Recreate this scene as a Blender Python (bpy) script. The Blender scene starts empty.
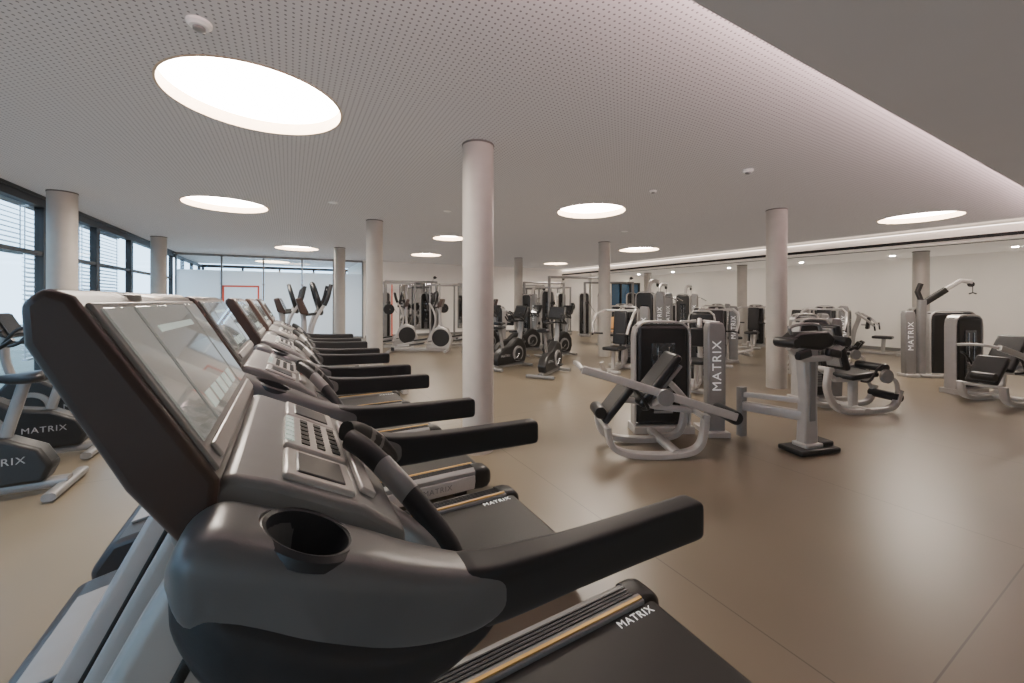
import bpy, bmesh, math, random
from mathutils import Vector, Matrix
random.seed(7)
SC=bpy.context.scene; COL=SC.collection
R=math.radians
# ---------------------------------------------------------------- materials
def mat(name,col,rough=.5,metal=0.,coat=0.,emit=None,es=0.,var=.12,scale=9.,spec=.5,bump=0.):
    m=bpy.data.materials.new(name); m.use_nodes=True; nt=m.node_tree; b=nt.nodes['Principled BSDF']
    tc=nt.nodes.new('ShaderNodeTexCoord'); nz=nt.nodes.new('ShaderNodeTexNoise'); nz.inputs['Scale'].default_value=scale
    nt.links.new(tc.outputs['Object'],nz.inputs['Vector'])
    mx=nt.nodes.new('ShaderNodeMix'); mx.data_type='RGBA'
    mx.inputs['A'].default_value=(*[c*(1-var) for c in col],1); mx.inputs['B'].default_value=(*[min(1,c*(1+var)) for c in col],1)
    nt.links.new(nz.outputs['Fac'],mx.inputs['Factor']); nt.links.new(mx.outputs['Result'],b.inputs['Base Color'])
    b.inputs['Roughness'].default_value=rough; b.inputs['Metallic'].default_value=metal
    b.inputs['Coat Weight'].default_value=coat; b.inputs['Specular IOR Level'].default_value=spec
    if emit: b.inputs['Emission Color'].default_value=(*emit,1); b.inputs['Emission Strength'].default_value=es
    if bump:
        n2=nt.nodes.new('ShaderNodeTexNoise'); n2.inputs['Scale'].default_value=420
        nt.links.new(tc.outputs['Object'],n2.inputs['Vector'])
        bp=nt.nodes.new('ShaderNodeBump'); bp.inputs['Strength'].default_value=bump; bp.inputs['Distance'].default_value=.001
        nt.links.new(n2.outputs['Fac'],bp.inputs['Height']); nt.links.new(bp.outputs['Normal'],b.inputs['Normal'])
    return m
M={}
M['silver']=mat('silver_paint',(.44,.42,.40),.33,.3)
M['dsilver']=mat('dark_silver',(.23,.225,.22),.35,.25)
M['graph']=mat('graphite_plastic',(.15,.148,.148),.32,.3,bump=.12)
M['deep']=mat('deep_graphite_plastic',(.028,.029,.032),.34,.1,bump=.12)
M['black']=mat('black_plastic',(.012,.0115,.011),.42,bump=.3)
M['brown']=mat('brown_black_plastic',(.050,.028,.021),.34,0,.15)
M['rubber']=mat('black_rubber',(.012,.012,.013),.45)
M['belt']=mat('running_belt',(.014,.013,.012),.5,bump=.4)
M['pad']=mat('black_vinyl',(.012,.012,.013),.40)
M['gold']=mat('amber_strip',(.55,.34,.11),.4,.3)
M['screen']=mat('screen_glass',(.22,.22,.20),.07,0,1.,emit=(.85,.86,.78),es=.18)  # pale base and faint glow stand in for reflections on the glass
M['dark_screen']=mat('dark_screen',(.02,.022,.025),.1,0,.6)
M['lcd']=mat('lit_display',(.45,.5,.47),.15,0,.5,emit=(.7,.85,.75),es=.5)
M['white']=mat('white_lettering',(.8,.8,.78),.5,emit=(1,1,1),es=.25,var=.02)
M['greytext']=mat('grey_lettering',(.20,.20,.20),.5,var=.02)
M['lighttext']=mat('pale_lettering',(.27,.27,.27),.5,var=.02)
M['red']=mat('red_plastic',(.6,.02,.015),.35)
M['redframe']=mat('red_paint',(.75,.10,.05),.5)
M['steel']=mat('chrome_steel',(.5,.5,.5),.2,.9)
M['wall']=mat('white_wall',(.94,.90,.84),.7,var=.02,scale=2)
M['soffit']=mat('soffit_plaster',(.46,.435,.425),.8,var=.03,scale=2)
M['column']=mat('concrete_column',(.45,.42,.38),.5,var=.13,scale=4)
M['collar']=mat('column_joint',(.13,.12,.11),.6)
M['frame']=mat('window_frame_dark',(.018,.016,.015),.45)
M['wood']=mat('light_wood_shell',(.66,.38,.15),.45,scale=20)
M['blind']=mat('blind_slat',(.45,.47,.49),.4,.2)
M['facade']=mat('render_facade',(.55,.61,.67),.8)
M['grass']=mat('outdoor_ground',(.14,.16,.14),.9,var=.4)
M['lightrim']=mat('shaded_light_rim',(.50,.38,.27),.5,.0)  # shade inside the light recess is put into this darker, warmer colour
M['mirror']=mat('mirror_glass',(.78,.79,.79),.04,1.,var=.01)
M['slot']=mat('black_slot',(.01,.01,.01),.8)
M['detect']=mat('white_plastic',(.75,.73,.7),.4)
def emis(name,col,s):
    m=bpy.data.materials.new(name); m.use_nodes=True; nt=m.node_tree
    for n in list(nt.nodes): nt.nodes.remove(n)
    o=nt.nodes.new('ShaderNodeOutputMaterial'); e=nt.nodes.new('ShaderNodeEmission'); e.inputs[0].default_value=(*col,1); e.inputs[1].default_value=s
    nt.links.new(e.outputs[0],o.inputs[0]); return m
M['disc']=emis('diffuser_glow',(1,.885,.765),47)
M['cove']=emis('cove_led',(1,.70,.70),88)
M['led']=emis('led_line',(1,.82,.70),6)
M['spot']=emis('spot_glow',(1,.9,.76),380)
def glass(name,t,col,rough=.02):
    m=bpy.data.materials.new(name); m.use_nodes=True; nt=m.node_tree
    for n in list(nt.nodes): nt.nodes.remove(n)
    o=nt.nodes.new('ShaderNodeOutputMaterial'); a=nt.nodes.new('ShaderNodeBsdfTransparent'); a.inputs[0].default_value=(*col,1)
    g=nt.nodes.new('ShaderNodeBsdfGlossy'); g.inputs['Roughness'].default_value=rough
    x=nt.nodes.new('ShaderNodeMixShader'); x.inputs[0].default_value=t
    nt.links.new(a.outputs[0],x.inputs[1]); nt.links.new(g.outputs[0],x.inputs[2]); nt.links.new(x.outputs[0],o.inputs[0]); return m
M['glass']=glass('window_glass',.08,(.88,.95,1))
def frosted():
    m=bpy.data.materials.new('frosted_film'); m.use_nodes=True; nt=m.node_tree
    for n in list(nt.nodes): nt.nodes.remove(n)
    o=nt.nodes.new('ShaderNodeOutputMaterial'); a=nt.nodes.new('ShaderNodeBsdfTranslucent'); a.inputs[0].default_value=(.92,.95,.97,1)
    g=nt.nodes.new('ShaderNodeBsdfDiffuse'); g.inputs[0].default_value=(.85,.88,.90,1)
    x=nt.nodes.new('ShaderNodeMixShader'); x.inputs[0].default_value=.35
    nt.links.new(a.outputs[0],x.inputs[1]); nt.links.new(g.outputs[0],x.inputs[2]); nt.links.new(x.outputs[0],o.inputs[0]); return m
M['frost']=frosted()
def floor_mat():
    m=bpy.data.materials.new('resilient_floor'); m.use_nodes=True; nt=m.node_tree; b=nt.nodes['Principled BSDF']; N=nt.nodes.new; L=nt.links.new
    tc=N('ShaderNodeTexCoord'); n1=N('ShaderNodeTexNoise'); n1.inputs['Scale'].default_value=.7; n1.inputs['Detail'].default_value=2
    L(tc.outputs['Object'],n1.inputs['Vector'])
    cr=N('ShaderNodeValToRGB'); cr.color_ramp.elements[0].position=.25; cr.color_ramp.elements[0].color=(.142,.115,.078,1); cr.color_ramp.elements[1].position=.75; cr.color_ramp.elements[1].color=(.182,.148,.103,1)
    L(n1.outputs['Fac'],cr.inputs[0])
    sx=N('ShaderNodeSeparateXYZ'); L(tc.outputs['Object'],sx.inputs[0])
    masks=[]
    for out,off,per in ((0,-1.86,2.0),(1,-.55,4.0)):
        a=N('ShaderNodeMath'); a.operation='ADD'; a.inputs[1].default_value=off+per*50; L(sx.outputs[out],a.inputs[0])
        d=N('ShaderNodeMath'); d.operation='MODULO'; d.inputs[1].default_value=per; L(a.outputs[0],d.inputs[0])
        c=N('ShaderNodeMath'); c.operation='LESS_THAN'; c.inputs[1].default_value=.007; L(d.outputs[0],c.inputs[0]); masks.append(c)
    mxm=N('ShaderNodeMath'); mxm.operation='MAXIMUM'; L(masks[0].outputs[0],mxm.inputs[0]); L(masks[1].outputs[0],mxm.inputs[1])
    mx=N('ShaderNodeMix'); mx.data_type='RGBA'; L(mxm.outputs[0],mx.inputs['Factor']); L(cr.outputs[0],mx.inputs['A']); mx.inputs['B'].default_value=(.08,.062,.042,1)
    L(mx.outputs['Result'],b.inputs['Base Color'])
    b.inputs['Specular IOR Level'].default_value=.7; b.inputs['Roughness'].default_value=.34
    return m
M['floor']=floor_mat()
def perf_mat():
    m=bpy.data.materials.new('perforated_plasterboard'); m.use_nodes=True; nt=m.node_tree; b=nt.nodes['Principled BSDF']; N=nt.nodes.new; L=nt.links.new
    tc=N('ShaderNodeTexCoord'); s=N('ShaderNodeVectorMath'); s.operation='MULTIPLY'; s.inputs[1].default_value=(1/.038,1/.038,0); L(tc.outputs['Object'],s.inputs[0])
    f=N('ShaderNodeVectorMath'); f.operation='FRACTION'; L(s.outputs[0],f.inputs[0])
    d=N('ShaderNodeVectorMath'); d.operation='SUBTRACT'; d.inputs[1].default_value=(.5,.5,0); L(f.outputs[0],d.inputs[0])
    l=N('ShaderNodeVectorMath'); l.operation='LENGTH'; L(d.outputs[0],l.inputs[0])
    c=N('ShaderNodeMath'); c.operation='LESS_THAN'; c.inputs[1].default_value=.18; L(l.outputs['Value'],c.inputs[0])
    mx=N('ShaderNodeMix'); mx.data_type='RGBA'; L(c.outputs[0],mx.inputs['Factor']); mx.inputs['A'].default_value=(.55,.53,.525,1); mx.inputs['B'].default_value=(.19,.18,.18,1)
    L(mx.outputs['Result'],b.inputs['Base Color']); b.inputs['Roughness'].default_value=.8; return m
M['perf']=perf_mat()
# ---------------------------------------------------------------- geometry helpers
def crv(P,n):
    out=[]
    for i in range(len(P)-1):
        p0=P[max(i-1,0)];p1=P[i];p2=P[i+1];p3=P[min(i+2,len(P)-1)]
        for k in range(n):
            t=k/n; out.append([.5*((2*b)+(-a+c)*t+(2*a-5*b+4*c-d)*t*t+(-a+3*b-3*c+d)*t**3) for a,b,c,d in zip(p0,p1,p2,p3)])
    out.append(list(P[-1])); return out
def sm(pts,n=6): return [Vector(p) for p in crv(pts,n)]
class B:
    def __init__(s,Mx=None): s.bm=bmesh.new(); s.M=Mx
    def box(s,c,d,rot=(0,0,0)):
        mx=Matrix.Translation(c)@Matrix.Rotation(rot[2],4,'Z')@Matrix.Rotation(rot[1],4,'Y')@Matrix.Rotation(rot[0],4,'X')@Matrix.Diagonal((d[0],d[1],d[2],1))
        bmesh.ops.create_cube(s.bm,size=1,matrix=mx); return s
    def rings(s,rings,cap=True,closed=False):
        V=[[s.bm.verts.new(p) for p in r] for r in rings]; n=len(V[0]); m=len(V)
        for i in range(m if closed else m-1):
            a=V[i];b=V[(i+1)%m]
            for k in range(n): s.bm.faces.new((a[k],a[(k+1)%n],b[(k+1)%n],b[k]))
        if cap and not closed: s.bm.faces.new(V[0][::-1]); s.bm.faces.new(V[-1])
        return s
    def sweep(s,pts,sec,up=(0,0,1),closed=False,scales=None):
        P=[Vector(p) for p in pts]; n=len(P); u=Vector(up); rs=[]
        for i in range(n):
            if closed: t=(P[(i+1)%n]-P[i-1]).normalized()
            else: t=(P[min(i+1,n-1)]-P[max(i-1,0)]).normalized()
            w=u-t*u.dot(t)
            if w.length<1e-3: w=Vector((1,0,0))-t*t.x
            if w.length<1e-3: w=Vector((0,1,0))-t*t.y
            u=w.normalized(); sd=t.cross(u)
            k=scales[i] if scales else 1
            rs.append([P[i]+sd*a*k+u*b*k for a,b in sec])
        return s.rings(rs,closed=closed)
    def tube(s,pts,r,n=10,closed=False,scales=None):
        return s.sweep(pts,[(r*math.cos(2*math.pi*k/n),r*math.sin(2*math.pi*k/n)) for k in range(n)],closed=closed,scales=scales)
    def oval(s,pts,w,h,n=14,e=3.,up=(0,0,1),scales=None):
        sec=[]
        for k in range(n):
            a=2*math.pi*(k+.5)/n;c=math.cos(a);q=math.sin(a)
            sec.append((w/2*math.copysign(abs(c)**(2/e),c),h/2*math.copysign(abs(q)**(2/e),q)))
        return s.sweep(pts,sec,up=up,scales=scales)
    def prismy(s,prof,y0,y1):
        return s.rings([[Vector((x,y,z)) for x,z in prof] for y in (y0,y1)])
    def prismx(s,prof,x0,x1):
        return s.rings([[Vector((x,y,z)) for y,z in prof] for x in (x0,x1)])
    def loft(s,st,n=20,e=2.6,sub=1):
        rs=[]
        if sub>1: st=crv(st,sub)
        for x,yc,zt,zb,hw in st:
            zc=(zt+zb)/2;hh=(zt-zb)/2;r=[]
            for k in range(n):
                a=2*math.pi*(k+.5)/n;c=math.cos(a);q=math.sin(a)
                r.append(Vector((x,yc+hw*math.copysign(abs(c)**(2/e),c),zc+hh*math.copysign(abs(q)**(2/e),q))))
            rs.append(r)
        return s.rings(rs)
    def lathe(s,prof,c=(0,0,0),n=24,axis='Z'):
        rs=[]; c=Vector(c)
        for r,z in prof:
            ring=[]
            for k in range(n):
                a=2*math.pi*k/n
                v=Vector((r*math.cos(a),r*math.sin(a),z))
                if axis=='Y': v=Vector((v.x,v.z,v.y))
                if axis=='X': v=Vector((v.z,v.x,v.y))
                ring.append(c+v)
            rs.append(ring)
        return s.rings(rs)
    def build(s,name,m,parent=None,bevel=0,seg=2,sharp=38):
        if s.M is not None: s.bm.transform(s.M)
        bmesh.ops.recalc_face_normals(s.bm,faces=s.bm.faces)
        me=bpy.data.meshes.new(name); s.bm.to_mesh(me); s.bm.free(); me.materials.append(M[m] if isinstance(m,str) else m)
        me.polygons.foreach_set('use_smooth',[True]*len(me.polygons)); me.set_sharp_from_angle(angle=R(sharp))
        o=bpy.data.objects.new(name,me); COL.objects.link(o)
        if parent: o.parent=parent
        if bevel:
            md=o.modifiers.new('bevel','BEVEL'); md.width=bevel; md.segments=seg; md.limit_method='ANGLE'; md.angle_limit=R(38); md.harden_normals=False
        return o
def thing(name,label=None,cat=None,loc=(0,0,0),rz=0,group=None):
    o=bpy.data.objects.new(name,None); COL.objects.link(o); o.location=loc; o.rotation_euler=(0,0,rz); o.empty_display_size=.1
    tag(o,label,cat,group); return o
def tag(o,label=None,cat=None,group=None):
    if label:o['label']=label
    if cat:o['category']=cat
    if group:o['group']=group
    return o
def struct(o): o['kind']='structure'; return o
def copy_tree(o,parent=None):
    c=o.copy(); COL.objects.link(c); c.parent=parent
    for ch in list(o.children): copy_tree(ch,c)
    return c
def place(o,x,y,rz,label,group=None,z=0,first=False):
    r=o if first else copy_tree(o)
    r.location=(x,y,z); r.rotation_euler=(0,0,rz); r['label']=label
    if group: r['group']=group
    return r
TXT={}
def text(parent,s,size,loc,xd,yd,m='white',name='lettering',Mx=None):
    key=(s,size,m)
    if key not in TXT:
        cu=bpy.data.curves.new('lettering','FONT'); cu.body=s; cu.size=size; cu.extrude=.0012; cu.align_x='CENTER'; cu.align_y='CENTER'; cu.space_character=1.15
        t=bpy.data.objects.new('tmp_text',cu); COL.objects.link(t); bpy.context.view_layer.update()
        me=bpy.data.meshes.new_from_object(t.evaluated_get(bpy.context.evaluated_depsgraph_get())); bpy.data.objects.remove(t)
        me.materials.clear(); me.materials.append(M[m]); TXT[key]=me
    o=bpy.data.objects.new(name,TXT[key]); COL.objects.link(o); o.parent=parent
    X=Vector(xd).normalized();Y=Vector(yd).normalized();Z=X.cross(Y)
    mt=Matrix((X,Y,Z)).transposed().to_4x4(); mt.translation=Vector(loc)
    if Mx is not None: mt=Mx@mt
    o.matrix_local=mt; return o
def boolean_cut(o,cut):
    md=o.modifiers.new('cut','BOOLEAN'); md.object=cut; md.operation='DIFFERENCE'; md.solver='EXACT'
    bpy.context.view_layer.update(); dg=bpy.context.evaluated_depsgraph_get()
    me=bpy.data.meshes.new_from_object(o.evaluated_get(dg)); o.modifiers.clear(); o.data=me
    me.polygons.foreach_set('use_smooth',[True]*len(me.polygons)); me.set_sharp_from_angle(angle=R(38))
    bpy.data.objects.remove(cut)
# ---------------------------------------------------------------- the room
H=3.05; XW=-3.3; XR=15.5; YF=16.5; YB=-3.5
LIGHTS=((-.22,3.70,1.20,'largest round ceiling light above the treadmills'),(-.9,7.95,1.16,'round ceiling light second along the window side'),(4.6,5.4,1.16,'round ceiling light right of the central column'),
 (10.35,2.8,1.16,'round ceiling light at the far right near the soffit'),(3.5,9.5,.8,'small round ceiling light beside the central column'),(9.4,8.8,1.16,'round ceiling light between the middle column and right soffit'),
 (.2,13.6,1.16,'round ceiling light near the glazed partition'),(4.1,13.4,1.0,'distant round ceiling light above the rack area'),(9.9,13.9,1.0,'most distant round ceiling light by the far soffit'),(-.6,18.8,1.2,'added round fill light brightening the room behind the glazed partition'))  # last entry is an added light that brightens the room behind the partition
struct(B().box((6.1,8.75,-.05),(19.4,25,.1)).build('floor','floor'))
ce=struct(B().box((4.3,9.75,H+.1),(15.4,22.5,.2)).build('ceiling','perf'))
cb=B()
for x,y,d,l in LIGHTS: cb.lathe([(d/2,H-.1),(d/2,H+.11)],(x,y,0),64)
boolean_cut(ce,cb.build('cut','perf'))
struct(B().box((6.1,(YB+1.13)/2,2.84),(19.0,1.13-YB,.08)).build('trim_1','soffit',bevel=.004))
struct(B().box((6.1,1.05,2.895),(18.6,.05,.03)).build('trim_2','cove'))
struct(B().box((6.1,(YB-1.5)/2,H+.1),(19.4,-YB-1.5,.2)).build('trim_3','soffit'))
struct(B().box(((12.2+XR)/2+.05,8.85,2.835),(XR-12.1,15.3,.27)).build('trim_4','wall',bevel=.004))
struct(B().box((12.13,8.85,2.978),(.03,15.2,.015)).build('trim_5','led'))
struct(B().box((13.7,8.75,H+.1),(3.6,25,.2)).build('trim_6','wall'))
struct(B().box((12.50,8.8,2.699),(.10,15.2,.012)).build('trim_7','slot'))
struct(B().box((12.072,8.8,2.775),(.012,15.2,.07)).build('trim_8','slot'))
struct(B().box((XR+.1,8.75,1.5),(.2,25,3.2)).build('wall_right','wall'))
struct(B().box((6.1,YB-.1,1.5),(19.4,.2,3.2)).build('wall_back','wall'))
struct(B().box((7.4,YF+.1,1.525),(9.8,.2,3.05)).build('wall_far','wall'))
YD=14.2
w=B()
for x0,x1,z0,z1 in ((12.15,13.35,0,2.7),(13.35,15.3,2.35,2.7),(15.3,15.5,0,2.7)): w.box(((x0+x1)/2,YD+.1,(z0+z1)/2),(x1-x0,.2,z1-z0))
w.box((12.25,15.4,1.35),(.2,2.3,2.7)); struct(w.build('wall_corner','wall'))
struct(B().box((7.3,YF-.012,.05),(9.4,.02,.1)).build('baseboard_far','dsilver'))
struct(B().box((XR-.012,5.4,.05),(.02,17.6,.1)).build('baseboard_right','dsilver'))
f=B()
for x in (13.39,14.03,14.66,15.26): f.box((x,YD+.1,1.17),(.07,.1,2.34))
f.box((14.32,YD+.1,2.31),(1.94,.1,.08)).box((14.32,YD+.1,.06),(1.94,.1,.12)).box((14.32,YD+.1,1.05),(1.94,.06,.04))
d=struct(f.build('door_1','frame'))
B().box((14.32,YD+.13,1.2),(1.9,.012,2.2)).build('pane',mat('dark_blue_glass',(.05,.11,.19),.1),d)
def window(n,y0,y1):
    f=B(); x=XW
    for yy in (y0+.04,y1-.04): f.box((x,yy,1.5),(.10,.08,3.0))
    f.box((x,(y0+y1)/2,2.96),(.12,y1-y0,.12)); f.box((x,(y0+y1)/2,.06),(.12,y1-y0,.12)); f.box((x,(y0+y1)/2,2.2),(.08,y1-y0,.06))
    o=struct(f.build('window_%d'%n,'frame'))
    B().box((x,(y0+y1)/2,1.5),(.012,y1-y0-.06,2.9)).build('pane','glass',o)
ys=[-3.5,-1.3,.9,3.1,5.0,6.9,8.8,10.7,12.6,14.5,16.4]
for i in range(10): window(i+1,ys[i],ys[i+1])
struct(B().box((XW,6.5,3.04),(.2,20,.06)).build('wall_left','frame'))
bl=['outside venetian blind lowered behind the first window on the far left','outside venetian blind just left of the foreground column','half lowered venetian blind between the two left columns','outside venetian blind beside the second left column','outside venetian blind near the glazed partition']
for lab,i,zb in zip(bl,(3,4,5,6,7),(.3,.9,2.2,.6,1.6)):
    b=B(); y0,y1=ys[i]+.05,ys[i+1]-.05; z=2.9
    while z>zb: b.box((XW-.2,(y0+y1)/2,z),(.07,y1-y0,.004),(0,R(30),0)); z-=.07
    b.box((XW-.2,(y0+y1)/2,2.95),(.09,y1-y0,.07)).box((XW-.2,(y0+y1)/2,zb-.01),(.06,y1-y0,.03))
    for yy in (y0+.01,y1-.01): b.box((XW-.2,yy,(2.95+zb)/2),(.012,.008,2.95-zb))
    tag(b.build('window_blind','blind'),lab,'blind','venetian blinds outside the left windows')
struct(B().box((-23.5,8,-.12),(40,60,.1)).build('ground','grass'))
bd=thing('building','pale building with bands of windows seen outside the left windows','building',(-14,10,-.07))
B().box((-2,0,4.5),(4,46,9)).build('wall','facade',bd)
for k in range(14):
    for z in (1.6,4.6): B().box((.01,-21+3.2*k,z),(.06,1.9,1.5)).build('window','dark_screen',bd)
# room behind partition
g=thing('glass_partition','glazed partition with frosted band closing off the far left room','partition',(0,YF,0))
f=B()
xs=[-3.2,-2.0,-.8,.4,1.45,2.5]
for x in xs: f.box((x,0,1.5),(.05,.08,3.0))
f.box((-.35,0,3.0),(5.7,.08,.08)); f.box((-.35,0,.04),(5.7,.08,.08))
f.build('frame','dsilver',g)
for a,b_ in zip(xs[:-1],xs[1:]):
    pn=B().box(((a+b_)/2,0,1.5),(b_-a-.05,.012,2.9)).build('pane','glass',g)
    B().box(((a+b_)/2,-.012,1.30),(b_-a-.06,.004,2.4)).build('frosted_band','frost',pn)
rf=B()
for x in (-1.95,-.95): rf.box((x,-.05,1.0),(.05,.04,2.0))
rf.box((-1.45,-.05,1.97),(1.05,.04,.06)); rf.build('red_frame','redframe',g)
struct(B().box((2.6,18.9,1.5),(.2,4.6,3.1)).build('wall_side','wall'))
w=B()
for x in (-3.2,-1.8,-.4,1.0,2.4): w.box((x,21.1,1.5),(.08,.12,3))
w.box((-.4,21.1,2.95),(5.8,.12,.12)).box((-.4,21.1,.3),(5.8,.12,.6)).box((-.4,21.1,2.2),(5.8,.1,.06)); struct(w.build('window_11','frame'))
w=B()
for y in (17.9,19.4,20.9): w.box((XW,y,1.5),(.1,.08,3))
w.box((XW,18.9,2.95),(.1,4.6,.1)); struct(w.build('window_12','frame'))
for lab,x,wd in (('tall mirror on the far wall left of the cable frame',4.6,1.3),('tall mirror on the far wall behind the bikes',7.2,1.4),('tall mirror on the far wall right of the thin far column',10.2,1.6)):
    t=thing('wall_mirror',lab,'mirror',(x,YF-.03,0)); B().box((0,0,1.25),(wd,.02,1.9)).build('mirror_glass','mirror',t)
    B().box((0,0,2.22),(wd+.06,.05,.04)).box((0,0,.28),(wd+.06,.05,.04)).box((-wd/2-.015,0,1.25),(.03,.05,1.95)).box((wd/2+.015,0,1.25),(.03,.05,1.95)).build('frame','dsilver',t)
t=thing('red_edged_panel','narrow white door panel with red edge on far wall','panel',(3.2,YF-.03,0)); B().box((0,0,1.1),(.8,.03,2.2)).build('panel_board','detect',t); B().box((-.42,0,1.1),(.05,.05,2.2)).box((.42,0,1.1),(.05,.05,2.2)).box((0,0,2.22),(.89,.05,.05)).build('edge','redframe',t)
cols=[(1.65,3.65,'large round concrete column in the centre, closest to the treadmills'),(1.45,8.1,'round column behind the treadmill row, left of the central column'),(1.3,12.8,'slim far round column in front of the glazed partition'),
(-2.85,8.15,'round column by the windows at the far left edge'),(-2.8,12.75,'second round column along the left windows'),
(7.3,3.75,'round column rising behind the strength machines on the right'),(7.36,8.1,'round column behind the exercise bikes in the middle'),(7.37,12.7,'thin distant round column just right of the central column')]
for x,y,l in cols:
    t=thing('column',l,'column',(x,y,0),group='round concrete columns')
    B().lathe([(.155,0),(.155,H-.018)],n=40).build('shaft','column',t); B().lathe([(.15,H-.018),(.161,H-.018),(.161,H),(.15,H)],n=40).build('collar','collar',t)
for x,y,l in ((13.6,3.65,'round column under the soffit by the right wall machines'),(13.6,8.1,'round column under the soffit along the right wall, middle one'),(13.9,12.5,'most distant round column under the soffit')):
    t=thing('column',l,'column',(x,y,0),group='round concrete columns')
    B().lathe([(.155,0),(.155,2.68)],n=32).build('shaft','column',t); B().lathe([(.15,2.68),(.161,2.68),(.161,2.7),(.15,2.7)],n=32).build('collar','collar',t)
for x,y,d,l in LIGHTS:
    t=thing('ceiling_light',l,'ceiling light',(x,y,H),group='round recessed ceiling lights'); r=d/2
    b=B(); b.rings([[Vector((rr*math.cos(2*math.pi*k/64),rr*math.sin(2*math.pi*k/64),z)) for k in range(64)] for rr,z in ((r-.001,.10),(r-.001,-.006),(r+.014,-.006),(r+.014,-.0005))],cap=False); b.build('rim','lightrim',t)
    B().lathe([(r-.002,.095),(r-.002,.102)],n=64).build('diffuser','disc',t)
def detector(x,y,l,s=1):
    t=thing('smoke_detector',l,'smoke detector',(x,y,H)); B().lathe([(.06*s,0),(.06*s,-.015*s),(.045*s,-.03*s)],n=24).build('base','detect',t); B().lathe([(.03*s,-.03*s),(.03*s,-.045*s),(.018*s,-.052*s)],n=20).build('sensor_head','dsilver',t)
detector(-.44,2.79,'white smoke detector nearest, above the largest ceiling light'); detector(4.77,2.77,'smoke detector left of the right hand soffit'); detector(4.5,3.95,'small detector between the round light and the soffit',.8); detector(-.65,1.95,'detector at the upper left edge of the ceiling',.8)
for x,y,l in ((.6,6.9,'small ceiling loudspeaker beside the second window-side light'),(2.4,6.6,'small ceiling loudspeaker left of the central round light'),(6.6,6.6,'small ceiling loudspeaker behind the central round light')):
    B0=B().lathe([(.07,0),(.07,-.008),(.05,-.012)],(x,y,H),24).build('ceiling_speaker','detect'); tag(B0,l,'speaker')
for i,y in enumerate((2.3,4.4,6.6,9.,11.5,13.4)):
    o=B().lathe([(.05,0),(.05,-.006)],(14.3,y,2.7),20).build('downlight','spot'); tag(o,'small recessed downlight in the soffit along the right wall','downlight','soffit downlights')
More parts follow.
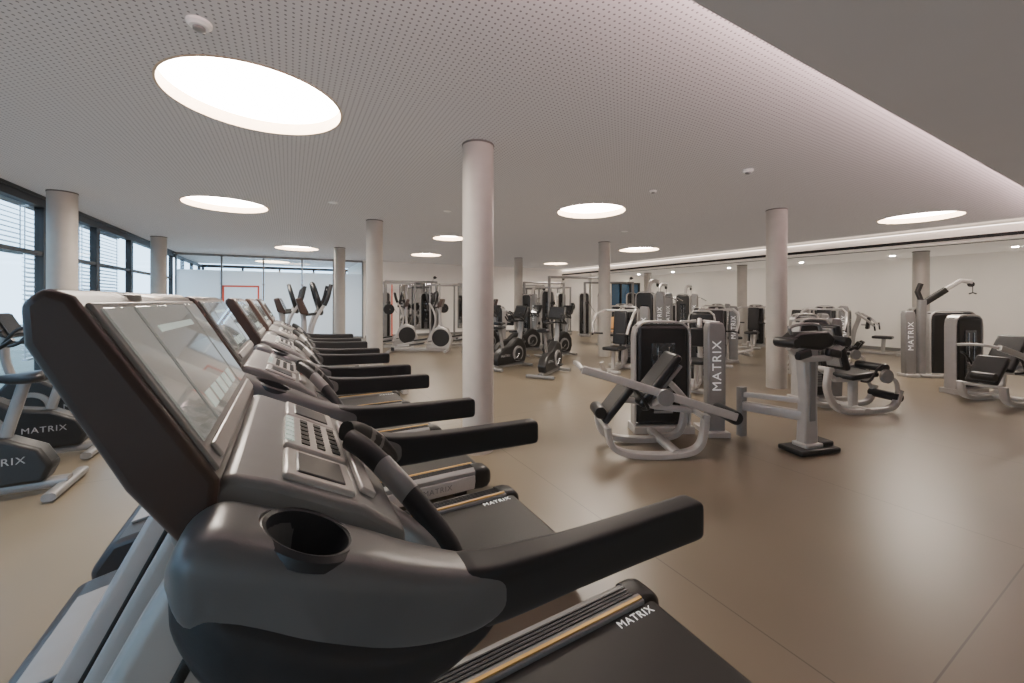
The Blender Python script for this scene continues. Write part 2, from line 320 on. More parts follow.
# ---------------------------------------------------------------- treadmill
def make_treadmill():
    t=thing('treadmill','t','treadmill',group='treadmills in a row facing the windows')
    B().prismy([(-.15,.115),(1.36,.115),(1.395,.13),(1.40,.155),(1.385,.18),(1.36,.19),(-.15,.19)],-.268,.268).build('running_belt','belt',t)
    B().box((.62,0,.10),(1.5,.50,.03)).box((-.6,0,.03),(.12,.6,.06)).box((1.2,0,.05),(.1,.72,.07)).build('under_frame','black',t)
    for s in (-1,1):
        fr=B().prismx([(s*.27,.165),(s*.27,.205),(s*.30,.212),(s*.375,.212),(s*.405,.195),(s*.405,.165)],-.12,1.33).build('foot_rail','dsilver',t,bevel=.004)
        g=B()
        for k in range(4): g.box((.62,s*(.312+.016*k),.214),(1.36,.006,.006))
        g.build('grip_ridges','rubber',fr)
        B().box((.62,s*.283,.213),(1.4,.013,.007)).build('amber_strip','gold',fr)
        sk=B().prismx([(s*.36,.05),(s*.36,.165),(s*.412,.165),(s*.418,.12),(s*.40,.06)],-.12,1.30).build('side_skirt','silver',t,bevel=.006)
        B().loft([(1.30,s*.345,.214,.05,.074),(1.36,s*.345,.215,.045,.076),(1.40,s*.342,.205,.05,.072),(1.43,s*.34,.18,.07,.06),(1.44,s*.34,.15,.09,.045)],e=4).build('end_cap','black',t)
        text(sk,'MATRIX',.055,(1.0,s*.4195,.118),(1,0,0) if s<0 else (-1,0,0),(0,0,1),'greytext')
    text(t,'MATRIX',.048,(1.24,.235,.1915),(1,0,0),(0,1,0),'white')
    mc=B().prismy([(-.80,.03),(-.82,.12),(-.74,.25),(-.45,.31),(-.16,.225),(-.12,.20),(-.12,.03)],-.41,.41).build('motor_cover','deep',t,bevel=.03,seg=3)
    B().prismy([(-.70,.275),(-.46,.322),(-.2,.25),(-.2,.24),(-.46,.305),(-.70,.26)],-.24,.24).build('motor_cover_trim','dsilver',mc,bevel=.004)
    for s in (-1,1):
        pts=sm([(-.66,s*.41,.06),(-.50,s*.405,.32),(-.28,s*.385,.76),(-.115,s*.36,1.08),(-.075,s*.35,1.15)])
        up=B().oval(pts,.13,.05,up=(0,1,0),e=5).build('upright','silver',t)
        B().oval([p+Vector((.0,s*.022,0)) for p in pts[2:-3]],.014,.012,up=(0,1,0),e=4).build('upright_trim','black',up)
        sh=B().loft([(-.130,s*.345,1.20,1.175,.03),(-.115,s*.345,1.225,1.14,.055),(-.085,s*.342,1.235,1.10,.066),(-.04,s*.34,1.215,1.065,.072),(.02,s*.34,1.185,1.035,.073),(.09,s*.34,1.150,1.005,.067),(.16,s*.342,1.112,.985,.058),(.24,s*.345,1.076,.978,.046),(.30,s*.347,1.056,.985,.034),(.315,s*.347,1.045,1.0,.025)],n=40,e=3.8,sub=4).build('arm_shell','graph',t)
        cut=B().lathe([(.054,-.09),(.058,.09)],(.014,s*.34,1.19),36).build('cut','black')
        boolean_cut(sh,cut)
        b=B(Matrix.Translation((.014,s*.34,1.181))@Matrix.Rotation(R(26),4,'Y'))
        b.rings([[Vector((rr*math.cos(2*math.pi*k/40),rr*math.sin(2*math.pi*k/40),z)) for k in range(40)] for rr,z in ((.048,-.075),(.0545,-.01),(.056,.003),(.062,.005),(.069,.000),(.070,-.012),(.062,-.02))],cap=False)
        ch=b.build('cup_holder','deep',sh)
        B().lathe([(.05,-.004),(.05,.004)],(-.003,s*.34,1.118),24).build('cup_bottom','rubber',ch)
        B().loft([(-.130,s*.352,1.165,1.145,.012),(-.120,s*.352,1.18,1.115,.036),(-.09,s*.354,1.17,1.06,.056),(-.04,s*.356,1.14,1.00,.067),(.03,s*.357,1.09,.962,.070),(.11,s*.355,1.04,.945,.062),(.19,s*.352,1.01,.945,.048),(.26,s*.349,.995,.958,.032),(.29,s*.348,.985,.968,.018)],n=32,e=3.4,sub=4).build('arm_underside','deep',t)
        B().loft([(.215,s*.347,1.07,1.02,.026),(.24,s*.347,1.078,.985,.034),(.30,s*.347,1.066,.972,.034),(.45,s*.347,1.053,.968,.030),(.60,s*.347,1.047,.963,.028),(.74,s*.347,1.043,.958,.028),(.80,s*.347,1.041,.956,.028),(.815,s*.347,1.036,.960,.025),(.821,s*.347,1.025,.97,.018)],n=40,e=7,sub=3).build('hand_rail','rubber',t)
    db=B().prismy([(-.15,1.19),(-.085,1.258),(-.03,1.235),(.10,1.165),(.165,1.11),(.165,1.08),(.05,1.06),(-.12,1.10)],-.275,.275).build('dashboard','dsilver',t,bevel=.012,seg=3)
    a=math.atan2(.07,.13)
    for y in (-.185,.185):
        tr=B().box((.035,y,1.203),(.12,.13,.012),(0,a,0)).build('storage_tray','silver',db,bevel=.008)
        B().box((.037,y,1.206),(.085,.095,.010),(0,a,0)).build('tray_mat','deep',tr,bevel=.006)
    kp=B().box((.035,0,1.205),(.12,.21,.012),(0,a,0)).build('key_panel','silver',db,bevel=.004)
    for i in range(6):
        for j in range(4): B().box((-.008+.027*j,-.075+.03*i,1.234-.0145*j),(.016,.020,.006),(0,a,0)).build('keypad_button','lcd' if j==0 else 'black',kp)
    B().box((.112,0,1.163),(.03,.44,.010),(0,a+.15,0)).build('key_strip','silver',db,bevel=.003)
    B(Matrix.Translation((.118,0,1.164))@Matrix.Rotation(R(38),4,'Y')).lathe([(.014,-.006),(.014,.006),(.009,.010)],n=20).build('stop_key','red',db)
    for s in (-1,1):
        pg=B().oval(sm([(.105,s*.03,1.20),(.14,s*.08,1.178),(.20,s*.165,1.115),(.245,s*.238,1.05),(.255,s*.255,1.025)]),.036,.044,e=2.4).build('pulse_grip','rubber',t)
        B().oval(sm([(.135,s*.10,1.09),(.19,s*.19,1.06),(.250,s*.250,1.025)]),.030,.05,e=2.4).build('grip_bracket','silver',t)
        B().oval(sm([(.158,s*.105,1.1612),(.18,s*.138,1.1375),(.20,s*.165,1.115)]),.0375,.0455,e=2.4).build('pulse_sensor','dsilver',pg)
    P0=Vector((-.090,1.262));P1=Vector((-.232,1.515)); e=(P1-P0).normalized(); n=Vector((e.y,-e.x))
    q=lambda u,v: tuple(P0+e*u+n*v)
    HW=.305
    ch=B().prismy([q(-.03,-.02),q(.0,.0),q(.278,.0),q(.300,-.016),q(.292,-.042),q(.25,-.062),q(.05,-.078),q(-.06,-.072)],-HW,HW).build('console_housing','brown',t,bevel=.010,seg=3)
    def slab(y0,y1,u0,u1,v0,v1,name,m,bv=.003,p=ch): return B().prismy([q(u0,v0),q(u1,v0),q(u1,v1),q(u0,v1)],y0,y1).build(name,m,p,bevel=bv)
    slab(-.288,.288,.008,.268,-.002,.005,'console_bezel','dsilver')
    ts=slab(-.155,.155,.05,.258,.005,.008,'touch_screen','screen')
    for k in range(5): slab(-.135+.058*k,-.097+.058*k,.065,.095,.008,.009,'screen_icon','lcd',0,ts)
    slab(-.12,.12,.21,.222,.008,.009,'screen_icon','lcd',0,ts)
    slab(-.275,-.168,.05,.258,.005,.008,'side_display','screen'); slab(.168,.275,.05,.258,.005,.008,'side_display','screen')
    slab(-.26,.26,.015,.040,.005,.011,'control_strip','silver')
    B().lathe([(.030,-.01),(.030,.001),(.022,.004)],(q(.285,-.02)[0],-.10,q(.285,-.02)[1]+.006),28).build('fan_vent','dsilver',ch)
    return t
tm=make_treadmill()
tl=['closest treadmill, large in the foreground, with cup holder in its near arm','second treadmill from the camera, behind the foreground one','third treadmill from the camera in the row','fourth treadmill from the camera in the row','fifth treadmill, last of the row']
for i in range(5): place(tm,.008 if i==0 else -.065,.95+1.12*i,0,tl[i],first=(i==0))
# ---------------------------------------------------------------- exercise bike
def make_bike():
    t=thing('exercise_bike','t','exercise bike',group='upright exercise bikes')
    for x in (-.5,.5): B().oval([(x,-.28,.045),(x,.28,.045)],.08,.06).build('stabiliser','dsilver',t)
    B().oval(sm([(-.52,0,.07),(0,0,.075),(.52,0,.07)]),.10,.08).build('base_beam','dsilver',t)
    bs=B().prismy([(-.50,.10),(-.56,.25),(-.54,.45),(-.42,.62),(-.28,.66),(-.16,.60),(-.02,.50),(.20,.46),(.38,.36),(.45,.22),(.40,.10)],-.085,.085).build('body_shroud','black',t,bevel=.03,seg=3)
    for s in (-1,1):
        cc=B().lathe([(.17,-.012),(.17,.008),(.14,.016)],(-.24,s*.095,.31),36,'Y').build('crank_cover','dsilver',t)
        B().lathe([(.12,-.004),(.12,.008)],(-.24,s*.112,.31),30,'Y').build('crank_disc','black',cc)
        ca=B().oval([(-.24,s*.125,.31),(-.24+s*.12,s*.135,.31-s*.11)],.03,.022).build('crank_arm','steel',t)
        B().box((-.24+s*.12,s*.19,.31-s*.11),(.11,.095,.03)).build('pedal','black',ca,bevel=.008)
        text(bs,'MATRIX',.075,(.16,s*.0865,.29),(1,0,0) if s<0 else (-1,0,0),(0,0,1),'lighttext')
    B().oval([(.16,0,.40),(.27,0,.86)],.05,.07,up=(1,0,0)).build('seat_post','dsilver',t)
    B().loft([(.10,0,.925,.89,.025),(.16,0,.935,.87,.04),(.24,0,.94,.86,.085),(.32,0,.95,.86,.125),(.38,0,.955,.87,.13),(.41,0,.94,.885,.10)],sub=3).build('saddle','pad',t)
    B().oval(sm([(-.40,0,.60),(-.46,0,.85),(-.46,0,1.08),(-.42,0,1.18)]),.10,.06,up=(1,0,0)).build('mast','dsilver',t)
    ch=B().prismy([(-.46,1.12),(-.36,1.08),(-.50,1.36),(-.56,1.34)],-.19,.19).build('console_housing','black',t,bevel=.02)
    B().prismy([(-.372,1.125),(-.368,1.128),(-.474,1.345),(-.480,1.342)],-.15,.15).build('display','dark_screen',ch)
    B().tube(sm([(-.16,-.22,1.12),(-.30,-.25,1.02),(-.42,-.14,1.02),(-.43,0,1.03),(-.42,.14,1.02),(-.30,.25,1.02),(-.16,.22,1.12)]),.018).build('handlebar','black',t)
    for s in (-1,1): B().tube(sm([(-.42,s*.16,1.02),(-.30,s*.18,1.18),(-.20,s*.15,1.20)]),.016).build('inner_grip','pad',t)
    return t
bk=make_bike()
bl=[(-2.05,4.50,0,'exercise bike closest to the left edge, half cut off'),(-2.16,5.46,0,'exercise bike behind the half cut off one at the left'),(-2.25,6.5,0,'third exercise bike by the left windows'),
 (4.55,6.6,R(215),'exercise bike in the middle floor nearest the camera'),(4.2,7.7,R(200),'exercise bike just behind the nearest middle one'),(4.9,9.0,R(195),'exercise bike third in the middle group'),(6.2,8.7,R(190),'exercise bike beside the middle round column'),(4.8,10.3,R(195),'exercise bike at the back of the middle group'),(6.0,10.0,R(185),'exercise bike behind the one beside the middle column')]
for i,(x,y,a,l) in enumerate(bl): place(bk,x,y,a,l,first=(i==0))
# ---------------------------------------------------------------- elliptical
def make_elliptical():
    t=thing('elliptical_trainer','t','elliptical trainer',group='elliptical trainers')
    for x in (-.75,.85): B().oval([(x,-.3,.045),(x,.3,.045)],.09,.07).build('stabiliser','silver',t)
    B().oval([(-.75,0,.08),(.85,0,.08)],.12,.09).build('base_beam','silver',t)
    B().prismy([(-.85,.10),(-.92,.35),(-.80,.68),(-.55,.78),(-.34,.62),(-.2,.3),(-.15,.10)],-.12,.12).build('drive_shroud','silver',t,bevel=.04,seg=3)
    B().lathe([(.25,-.13),(.25,.13)],(-.60,0,.42),36,'Y').build('flywheel_cover','black',t,bevel=.01)
    B().oval(sm([(-.60,0,.70),(-.56,0,1.1),(-.60,0,1.42)]),.10,.07,up=(1,0,0)).build('mast','silver',t)
    ch=B().prismy([(-.62,1.30),(-.50,1.28),(-.60,1.54),(-.68,1.52)],-.22,.22).build('console_housing','brown',t,bevel=.02)
    B().prismy([(-.512,1.315),(-.508,1.318),(-.594,1.525),(-.600,1.522)],-.17,.17).build('display','dark_screen',ch)
    B().tube([(-.40-.06*math.sin(2*math.pi*k/28),.32*math.cos(2*math.pi*k/28),1.52+.22*math.sin(2*math.pi*k/28)) for k in range(28)],.032,closed=True).build('loop_handle','rubber',t)
    B().tube([(-.57,0,1.28),(-.34,0,1.30)],.022).build('loop_handle_stem','black',t)
    for s in (-1,1):
        pl=B().oval([(-.35,s*.20,.33-s*.06),(.75,s*.20,.16)],.045,.05).build('pedal_link','silver',t)
        B().box((.05,s*.22,.30-s*.04),(.42,.16,.04),(0,R(8),0)).build('foot_plate','black',pl,bevel=.012)
        ma=B().oval(sm([(-.30+s*.05,s*.26,.33),(-.48,s*.30,.85),(-.44,s*.34,1.2),(-.28,s*.35,1.5),(-.24,s*.32,1.68)]),.04,.045,up=(1,0,0)).build('moving_arm','silver',t)
        B().oval(sm([(-.315,s*.352,1.42),(-.27,s*.352,1.54),(-.23,s*.32,1.72)]),.055,.055,up=(1,0,0)).build('hand_grip','rubber',ma)
        B().oval([(-.30+s*.05,s*.26,.33),(-.34,s*.13,.33)],.03,.03).build('pivot_pin','steel',t)
        B().box((.75,s*.2,.11),(.08,.06,.10)).build('roller','black',t)
    return t
el=make_elliptical()
for i,(x,y,a,l) in enumerate([(.75,6.6,0,'elliptical trainer right after the last treadmill'),(.45,7.65,0,'elliptical trainer second after the treadmill row'),(.45,8.85,0,'elliptical trainer third after the treadmill row'),(.45,9.95,0,'elliptical trainer at the end of the window-side row'),
 (3.3,11.3,R(150),'elliptical trainer in the distance left of the central column'),(2.6,12.5,R(165),'distant elliptical trainer behind another near the far wall'),(4.7,11.9,R(170),'distant elliptical trainer right of the central column'),(5.9,13.0,R(165),'distant elliptical trainer beside the thin far column')]): place(el,x,y,a,l,first=(i==0))
# ---------------------------------------------------------------- strength machines
def tower(t,Mx,w=.52,h=1.22,panel=1,stack=8,poff=.14,pw=1.,py=0.):
    tf=B(Mx).sweep([(-w/2,0,.03),(-w/2,0,h-.16),(-w/2+.02,0,h-.07),(-w/2+.08,0,h-.015),(-w/2+.16,0,h),(w/2-.16,0,h),(w/2-.08,0,h-.015),(w/2-.02,0,h-.07),(w/2,0,h-.16),(w/2,0,.03)],[(-.012,-.075),(.012,-.075),(.012,.075),(-.012,.075)],up=(0,1,0)).box((0,0,.04),(w+.06,.26,.08)).build('tower_frame','silver',t,bevel=.006)
    B(Mx).box((0,0,h/2+.03),(w-.035,.16,h-.11)).build('tower_shroud','black',tf,bevel=.05,seg=3)
    for s in (-1,1):
        B(Mx).box((0,s*.083,h*.50),(w*.42,.012,h*.62)).build('stack_window','dark_screen',tf,bevel=.004)
        p=B(Mx)
        for k in range(stack): p.box((0,s*.092,.24+.036*k),(w*.34,.008,.028))
        p.build('weight_plates','dsilver',tf)
        B(Mx).tube([(-w*.1,s*.094,.52),(-w*.1,s*.094,h*.78)],.006,8).build('guide_rod','steel',tf); B(Mx).tube([(w*.1,s*.094,.52),(w*.1,s*.094,h*.78)],.006,8).build('guide_rod','steel',tf)
    if panel:
        x=panel*(w/2+poff)
        np_=B(Mx).prismy([(x-.09*pw,.0),(x+.09*pw,.0),(x+.10*pw,.3),(x+.10*pw,h-.2),(x+.09*pw,h-.06),(x+.07*pw,h),(x-.08*pw,h+.01),(x-.10*pw,h-.05),(x-.10*pw,.3)],py-.06,py+.06).build('name_panel','dsilver',t,bevel=.02,seg=3)
        for s in (-1,1): text(np_,'MATRIX',.14,(x,py+s*.0615,h*.62),(0,0,1),(-1,0,0) if s<0 else (1,0,0),'white',Mx=Mx)
        B(Mx).box((x,py*.5,.03),(.24,.24+abs(py),.06)).build('panel_foot','silver',t,bevel=.01)
def TR(x,y,rz=0): return Matrix.Translation((x,y,0))@Matrix.Rotation(R(rz),4,'Z')
def seat(t,h=.48,tilt=0,back=.62,btilt=12,bx=-.25):
    B().box((0,0,h),(.42,.36,.075),(0,R(tilt),0)).build('seat_pad','pad',t,bevel=.028,seg=3)
    if back:
        c=(bx-math.sin(R(btilt))*back/2,0,h+.06+back/2)
        bp=B().box(c,(.075,.30,back),(0,-R(btilt),0)).build('back_pad','pad',t,bevel=.03,seg=3)
        B().box((c[0]-.05,0,c[2]),(.03,.2,back*.85),(0,-R(btilt),0)).build('pad_backing','dsilver',bp,bevel=.008)
def runner(t,y=0,x0=-.6,x1=.6,h0=.5,h1=.35):
    B().oval(sm([(x0,y,h0),(x0-.03,y,h0*.55),(x0+.12,y,.10),(x0+.35,y,.045),(x1-.35,y,.045),(x1-.10,y,.09),(x1,y,h1)]),.07,.075,up=(0,1,0),e=5).build('base_runner','silver',t)
def make_leg_extension():
    t=thing('leg_extension_machine','t','weight machine')
    runner(t,-.16,-.55,.55,.62,.30); runner(t,.16,-.55,.55,.62,.30)
    B().oval([(-.54,-.2,.6),(-.54,.2,.6)],.06,.06).oval([(0,-.2,.05),(0,.52,.05)],.10,.07).oval([(.0,0,.06),(.0,0,.45)],.08,.12,up=(1,0,0)).oval([(-.3,0,.43),(.3,0,.43)],.06,.06).oval([(-.54,0,.6),(-.3,0,.45)],.06,.06).build('main_frame','silver',t)
    seat(t,.50,-6,.62,16,-.22)
    for s in (-1,1):
        B().oval(sm([(.26,s*.20,.50),(.42,s*.20,.44),(.50,s*.17,.28),(.50,s*.12,.20)]),.045,.045).build('lever_arm','silver',t)
        B().tube(sm([(-.12,s*.2,.45),(-.05,s*.26,.46),(.05,s*.27,.60),(.14,s*.27,.66)]),.015).build('side_handle','black',t)
        B().lathe([(.09,-.02),(.09,.02),(.06,.03)],(.26,s*.22,.5),24,'Y').build('pivot_disc','dsilver',t)
    B().lathe([(.055,-.19),(.06,-.17),(.06,.17),(.055,.19)],(.52,0,.20),20,'Y').build('shin_roller','pad',t)
    B().lathe([(.05,-.19),(.055,-.17),(.055,.17),(.05,.19)],(.30,0,.60),20,'Y').build('thigh_roller','pad',t)
    tower(t,TR(-.05,.58,0))
    return t
def make_chest_press():
    t=thing('chest_press_machine','t','weight machine')
    runner(t,0,-.55,.55,.4,.25)
    B().oval([(-.45,-.34,.04),(-.45,.34,.04)],.09,.07).oval([(.35,-.3,.04),(.35,.3,.04)],.09,.07).oval(sm([(-.40,0,.05),(-.48,0,.6),(-.50,0,1.15),(-.40,0,1.28)]),.08,.11,up=(1,0,0)).oval([(.05,0,.05),(.03,0,.46)],.07,.09,up=(1,0,0)).oval([(-.46,0,.45),(0,0,.44)],.06,.06).build('main_frame','silver',t)
    seat(t,.48,0,.72,6,-.24)
    for s in (-1,1):
        pa=B().oval([(-.42,s*.05,1.26),(-.30,s*.34,1.28),(-.02,s*.42,1.20),(.16,s*.42,1.0),(.20,s*.38,.80)],.05,.06,e=5).build('press_arm','silver',t)
        B().tube([(.20,s*.40,.80),(.22,s*.16,.80)],.02).build('hand_grip','rubber',pa)
        B().tube([(.17,s*.42,.97),(.17,s*.42,.75)],.018).build('vertical_grip','rubber',pa)
    tower(t,TR(-.72,0,90),w=.46,h=1.35)
    return t
def make_row():
    t=thing('seated_row_machine','t','weight machine')
    runner(t,0,-.5,.7,.25,.6)
    B().oval([(-.35,-.32,.04),(-.35,.32,.04)],.09,.07).oval([(.0,0,.05),(-.02,0,.44)],.07,.09,up=(1,0,0)).oval(sm([(.65,0,.05),(.62,0,.55),(.5,0,1.0),(.55,0,1.15)]),.08,.11,up=(1,0,0)).oval([(.45,0,.8),(.35,0,.8)],.05,.05).build('main_frame','silver',t)
    seat(t,.47,0,0)
    B().box((.30,0,.85),(.075,.26,.34),(0,R(-8),0)).build('chest_pad','pad',t,bevel=.03,seg=3)
    for s in (-1,1):
        ra=B().oval([(.55,s*.06,1.12),(.48,s*.30,1.10),(.28,s*.36,.95),(.12,s*.34,.78)],.045,.055,e=5).build('row_arm','silver',t)
        B().tube([(.13,s*.34,.86),(.11,s*.33,.66)],.019).build('hand_grip','rubber',ra)
        B().box((.52,s*.2,.2),(.10,.2,.26),(0,R(-30),0)).build('foot_plate','black',t,bevel=.01)
    tower(t,TR(.88,0,90),w=.44,h=1.3,panel=0)
    return t
def make_pulldown():
    t=thing('lat_pulldown_machine','t','weight machine')
    runner(t,0,-.4,.7,.2,.3)
    B().oval([(-.3,-.34,.04),(-.3,.34,.04)],.09,.07).oval([(0,0,.05),(0,0,.44)],.07,.09,up=(1,0,0)).oval(sm([(.62,0,.05),(.62,0,1.3),(.58,0,1.85),(.35,0,1.98),(.02,0,1.97)]),.08,.10,up=(1,0,0)).oval([(.3,0,.05),(.28,0,.62)],.05,.06,up=(1,0,0)).build('main_frame','silver',t)
    seat(t,.47,0,0)
    B().lathe([(.055,-.24),(.06,-.22),(.06,.22),(.055,.24)],(.27,0,.66),20,'Y').build('thigh_roller','pad',t)
    B().lathe([(.06,-.02),(.06,.02)],(.04,0,1.90),24,'Y').build('pulley','black',t)
    B().tube([(.0,0,1.9),(0,0,1.58)],.005,6).build('cable','black',t)
    B().tube(sm([(.0,-.5,1.47),(.0,-.3,1.57),(0,0,1.58),(0,.3,1.57),(0,.5,1.47)]),.014).build('pull_bar','steel',t)
    tower(t,TR(.84,0,90),w=.46,h=1.7)
    return t
def make_leg_curl():
    t=thing('leg_curl_machine','t','weight machine')
    for y in (-.22,.22): B().oval(sm([(-.55,y,.30),(-.50,y,.12),(-.30,y,.045),(.10,y,.045),(.32,y,.13),(.38,y,.42)]),.06,.09,up=(0,1,0),e=5).build('base_runner','silver',t)
    B().oval([(.1,-.25,.06),(.1,.45,.05)],.10,.07).oval([(.36,-.25,.40),(.36,.25,.40)],.05,.05).oval([(-.54,-.25,.28),(-.54,.25,.28)],.05,.05).oval(sm([(-.54,0,.30),(-.35,0,.50),(.0,0,.44),(.36,0,.40)]),.06,.06).build('main_frame','silver',t)
    ll=B().oval([(-.80,-.30,.86),(-.45,-.31,.76),(.05,-.31,.60),(.62,-.30,.42)],.05,.075,e=5).build('long_lever','silver',t)
    B().oval(sm([(-.80,-.30,.86),(-.81,-.1,.88),(-.80,.12,.86)]),.04,.04).build('lever_crossbar','silver',ll)
    B().oval([(-.05,-.31,.61),(-.05,-.0,.46)],.05,.05).build('lever_axle','silver',ll)
    B().oval([(-.60,-.05,.42),(-.50,-.0,.34)],.03,.03).build('roller_stem','silver',t)
    B().lathe([(.06,-.17),(.065,-.15),(.065,.15),(.06,.17)],(.62,-.14,.41),20,'Y').build('ankle_roller','pad',ll)
    B().lathe([(.055,-.12),(.06,-.10),(.06,.10),(.055,.12)],(-.60,-.05,.42),20,'Y').build('knee_roller','pad',t)
    B().box((-.42,.0,.50),(.46,.34,.075),(0,R(-52),0)).build('seat_pad','pad',t,bevel=.028,seg=3)
    bp=B().box((-.02,.0,.72),(.62,.32,.08),(0,R(-52),0)).build('back_pad','pad',t,bevel=.03,seg=3)
    B().box((.06,.0,.66),(.5,.14,.04),(0,R(-52),0)).build('pad_backing','dsilver',bp,bevel=.008)
    B().oval(sm([(.10,0,.70),(.22,0,.58),(.36,0,.40)]),.06,.06).build('back_strut','silver',t)
    for s in (-1,1): B().tube(sm([(-.2,s*.17,.46),(-.18,s*.26,.5),(-.3,s*.28,.66),(-.42,s*.28,.72)]),.015).build('side_handle','black',t)
    B().lathe([(.075,-.025),(.075,.025),(.05,.035)],(-.05,-.34,.61),28,'Y').build('pivot_disc','dsilver',t)
    tower(t,TR(.26,.60,0),w=.62,h=1.25,poff=.24,pw=1.0,py=-.14)
    return t
def make_post_machine():
    t=thing('rotary_hip_machine','t','weight machine')
    B().prismy([(-.09,.05),(.08,.05),(.07,.55),(.09,.95),(.08,1.06),(-.08,1.06),(-.10,.90),(-.07,.5)],-.05,.05).build('upright_post','silver',t,bevel=.014,seg=2)
    B().box((0,-.053,.62),(.07,.012,.62)).build('post_inset','dsilver',t,bevel=.004)
    B().oval([(-.04,.02,.35),(-.30,.50,.35)],.08,.10,e=6).build('low_beam','silver',t)
    B().oval([(-.04,.02,.50),(-.30,.50,.47)],.05,.055,e=6).build('upper_beam','silver',t)
    B().oval([(-.30,.50,.55),(-.30,.50,.02)],.07,.09,up=(1,0,0),e=6).build('beam_foot','dsilver',t)
    B().box((.02,0,.03),(.50,.26,.05)).build('foot_base','black',t,bevel=.015)
    B().box((.17,.02,.075),(.18,.18,.05)).build('foot_pad','rubber',t,bevel=.015)
    B().box((-.0,0,.07),(.22,.16,.05)).build('foot_collar','silver',t,bevel=.015)
    B().prismy([(-.22,1.04),(-.27,1.12),(-.18,1.18),(.18,1.19),(.28,1.12),(.24,1.04),(.10,1.0)],-.08,.08).build('head_housing','black',t,bevel=.025,seg=3)
    B().box((-.19,-.11,.98),(.17,.06,.08),(0,R(-12),0)).build('upper_pad','pad',t,bevel=.02,seg=3)
    B().box((.19,-.11,.98),(.17,.06,.08),(0,R(12),0)).build('upper_pad','pad',t,bevel=.02,seg=3)
    B().oval([(-.33,-.08,1.05),(-.16,-.08,.93),(.16,-.08,.93),(.34,-.08,1.05)],.05,.06,e=5).build('grip_rail','silver',t)
    for x in (-.31,.33): B().lathe([(.045,-.11),(.05,-.09),(.05,.09),(.045,.11)],(x,-.04,1.09),18,'Y').build('roller_pad','pad',t)
    B().tube(sm([(-.20,0,1.16),(-.22,0,1.23),(-.05,0,1.26),(.14,0,1.25),(.18,0,1.16)]),.015).build('top_handle','dsilver',t)
    return t
def make_crane():
    t=thing('cable_arm_machine','t','weight machine')
    tower(t,TR(.10,0,0),w=.80,h=1.28,panel=-1,poff=.34)
    ms=B().oval([(-.42,0,.03),(-.42,0,.9),(-.40,0,1.50)],.10,.13,up=(1,0,0),e=5).build('mast','dsilver',t)
    B().oval([(-.42,0,1.40),(-.02,-.05,1.70)],.07,.11,e=5).build('cable_arm','black',ms)
    B().oval([(-.08,-.04,1.66),(.20,-.09,1.87),(.38,-.1,1.84)],.05,.08,e=5).build('arm_extension','silver',ms)
    B().oval([(-.40,0,1.45),(-.46,.02,1.66),(-.40,.02,1.82)],.06,.08,up=(1,0,0),e=5).build('short_arm','black',ms)
    B().lathe([(.05,-.02),(.05,.02)],(.37,-.1,1.80),20,'Y').build('pulley','black',t)
    B().tube([(.40,-.1,1.79),(.40,-.1,1.64)],.006,6).tube([(.34,-.1,1.62),(.40,-.1,1.64),(.46,-.1,1.62)],.012,8).build('cable_handle','black',t)
    B().oval([(-.50,0,.04),(.4,0,.04)],.3,.06).build('base_frame','silver',t)
    return t
def make_cable_frame():
    t=thing('cable_crossover_frame','t','cable machine')
    for s in (-1,1):
        B().oval([(0,s*1.0,.03),(0,s*1.0,2.25)],.09,.11,up=(1,0,0)).build('upright','dsilver',t)
        B().box((0,s*1.0,.04),(.6,.4,.08)).build('foot','dsilver',t,bevel=.01)
        tower(t,TR(.2,s*1.0,90),w=.4,h=1.8,panel=0)
        B().lathe([(.06,-.02),(.06,.02)],(-.1,s*.9,1.9-s*.5),20,'X').build('pulley','black',t)
        B().oval([(0,s*1.0,1.9-s*.5),(-.1,s*.9,1.9-s*.5)],.05,.05).build('carriage','black',t)
        B().tube([(-.1,s*.86,1.9-s*.5),(-.12,s*.6,1.3-s*.3)],.006,6).build('cable','black',t)
    B().oval([(0,-1.0,2.22),(0,1.0,2.22)],.10,.08).build('crossbar','dsilver',t)
    return t
def make_rack():
    t=thing('power_rack','t','rack')
    for x in (-.5,.5):
        for y in (-.55,.55): B().box((x,y,1.05),(.06,.06,2.1)).build('upright','dsilver',t,bevel=.004)
    B().box((0,.55,2.08),(1.06,.06,.06)).box((0,-.55,2.08),(1.06,.06,.06)).box((.5,0,2.08),(.06,1.1,.06)).box((-.5,0,2.08),(.06,1.1,.06)).box((0,.55,.03),(1.2,.07,.06)).box((0,-.55,.03),(1.2,.07,.06)).build('cross_member','dsilver',t)
    B().tube([(-.4,-.9,1.2),(-.4,.9,1.2)],.014).build('barbell','steel',t)
    for y in (-.72,-.77,.72,.77): B().lathe([(.16,-.018),(.17,-.01),(.17,.01),(.16,.018)],(-.4,y,1.2),28,'Y').build('weight_plate','rubber',t)
    for y in (-.55,.55): B().box((-.43,y,1.17),(.1,.05,.04)).build('bar_hook','black',t)
    return t
def make_bench():
    t=thing('weight_bench','t','bench')
    B().box((.25,0,.43),(.5,.28,.07)).build('seat_pad','pad',t,bevel=.025); B().box((-.33,0,.62),(.75,.28,.07),(0,R(35),0)).build('back_pad','pad',t,bevel=.025)
    B().oval([(-.5,0,.04),(.5,0,.04)],.07,.07).oval([(-.5,-.25,.04),(-.5,.25,.04)],.06,.06).oval([(.45,-.2,.04),(.45,.2,.04)],.06,.06).oval([(.3,0,.05),(.2,0,.4)],.06,.06,up=(1,0,0)).oval([(-.3,0,.05),(-.3,0,.58)],.06,.06,up=(1,0,0)).build('bench_frame','silver',t)
    return t
G={}
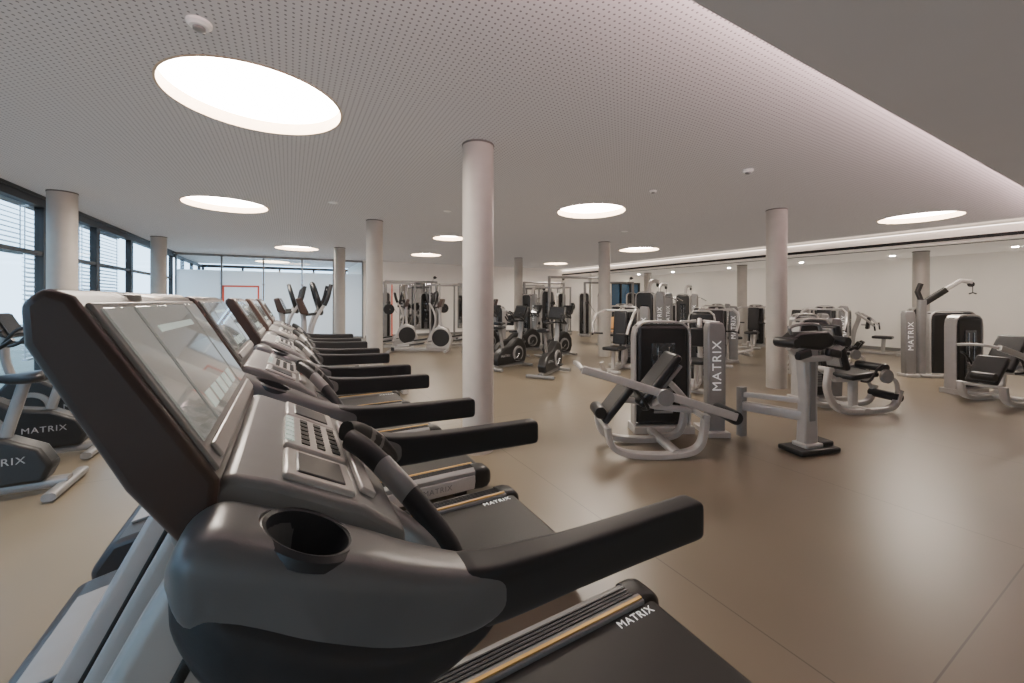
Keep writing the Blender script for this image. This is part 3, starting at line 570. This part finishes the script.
mk=dict(ext=make_leg_extension,press=make_chest_press,row=make_row,pull=make_pulldown,curl=make_leg_curl,post=make_post_machine,crane=make_crane,cable=make_cable_frame,rack=make_rack,bench=make_bench)
def put(k,x,y,a,label,group='strength machines'):
    f=k not in G
    if f: G[k]=mk[k]()
    return place(G[k],x,y,R(a),label,group,first=f)
put('curl',3.20,2.76,-29,'low curl machine with long slanted lever, nearest on the open floor')
put('post',4.49,2.02,-14,'hip machine with upright post, pad head and black foot plate')
put('ext',6.65,2.45,-20,'leg machine in front of the far right column with light curved frame')
put('row',6.0,4.35,30,'rowing machine behind the dark weight stack of the curl machine')
put('crane',11.1,2.65,-35,'tall cable arm machine at the far right under the soffit')
rc=put('curl',9.15,1.55,-15,'low curl machine cut off by the right edge')
for ch in [c for c in rc.children if c.name.startswith(('name_panel','panel_foot'))]:
    for g_ in list(ch.children): bpy.data.objects.remove(g_)
    bpy.data.objects.remove(ch)
put('ext',8.9,3.6,-25,'leg machine right behind the light framed leg machine')
put('press',8.6,5.7,215,'press machine behind the large right hand column')
put('press',11.2,4.7,200,'press machine between the far right column and the large right column')
put('row',13.0,2.9,60,'rowing machine right of the far right column')
put('ext',13.1,5.6,190,'leg machine left of the far right column against the wall')
put('row',10.6,6.6,150,'rowing machine in the right background centre')
put('pull',8.4,7.2,200,'pulldown machine right of the middle column')
put('press',12.6,7.2,200,'press machine near the soffit column, front one')
put('pull',10.4,8.6,200,'tall pulldown machine in the right background')
put('pull',12.4,9.2,200,'tall pulldown machine near the middle soffit column')
put('press',14.2,9.6,200,'press machine against the right wall beside the soffit column')
put('cable',8.1,10.1,75,'tall cable frame next to the middle column')
put('press',10.3,10.9,200,'distant press machine near the dark glass door')
put('ext',12.4,11.2,190,'distant leg machine near the right wall')
put('press',6.0,6.3,200,'press machine between the middle bikes and the large right column')
put('rack',3.2,13.9,0,'power rack with barbell by the far wall, left','racks')
put('rack',5.3,14.6,0,'power rack with barbell by the far wall, behind the central column','racks')
put('cable',9.4,14.0,90,'distant cable frame by the far wall mirrors')
put('bench',7.2,14.4,60,'padded bench near the thin distant column','benches')
put('press',14.3,11.6,200,'press machine against the right wall near the most distant soffit column')
put('bench',9.9,4.9,20,'padded bench behind the leg machine, right side','benches')
put('bench',8.8,8.8,110,'padded bench right of the middle column','benches')
put('row',6.5,11.3,200,'distant rowing machine left of the cable frame')
put('ext',14.5,7.0,180,'leg machine against the right wall behind the front soffit press')
put('row',14.3,4.6,100,'rowing machine against the right wall between the columns')
put('bench',11.9,6.0,20,'padded bench near the right wall machines','benches')
put('cable',4.2,15.6,90,'tall cable frame against the far wall left of the central column')
put('pull',8.2,12.2,190,'distant pulldown machine directly behind the tall cable frame')
put('rack',10.9,15.4,90,'power rack in the corner left of the dark glass door','racks')
put('cable',11.6,12.5,60,'cable frame in front of the dark glass door corner')
def chair(x,y,l):
    t=thing('wooden_chair',l,'chair',(x,y,0),R(200)); B().box((0,0,.45),(.42,.42,.03)).build('seat','wood',t,bevel=.012); B().box((-.21,0,.72),(.03,.42,.4),(0,R(-8),0)).build('backrest','wood',t,bevel=.012)
    for a in (-.18,.18):
        for b in (-.18,.18): B().tube([(a,b,0),(a,b,.44)],.012,8).build('leg','steel',t)
    for y in (-.17,.17): B().tube([(-.19,y,.44),(-.215,y,.6)],.012,8).build('back_support','steel',t)
chair(9.5,10.1,'light wooden chair in the distance right of the tall cable frame')
# ---------------------------------------------------------------- world, light, camera
w=bpy.data.worlds.new('sky'); SC.world=w; w.use_nodes=True; bg=w.node_tree.nodes['Background']; bg.inputs[0].default_value=(.64,.82,1,1); bg.inputs[1].default_value=5.5
sl=bpy.data.lights.new('floor_bounce_fill','SUN'); sl.energy=1.15; sl.color=(1,.965,.94); sl.use_shadow=False; sl.angle=R(90)  # added shadowless sun aimed upward, stands in for light bounced off the floor
so=bpy.data.objects.new('floor_bounce_fill',sl); COL.objects.link(so); so.rotation_euler=(R(180),0,0); so.location=(4,6,.5)
cam=bpy.data.cameras.new('camera'); co=bpy.data.objects.new('camera',cam); COL.objects.link(co); SC.camera=co
cam.sensor_width=36; cam.lens=398/1024*36; cam.shift_y=-41.5/1024; cam.clip_start=.02
co.location=(0,0,1.5); co.rotation_euler=(R(90),0,-R(29.2))
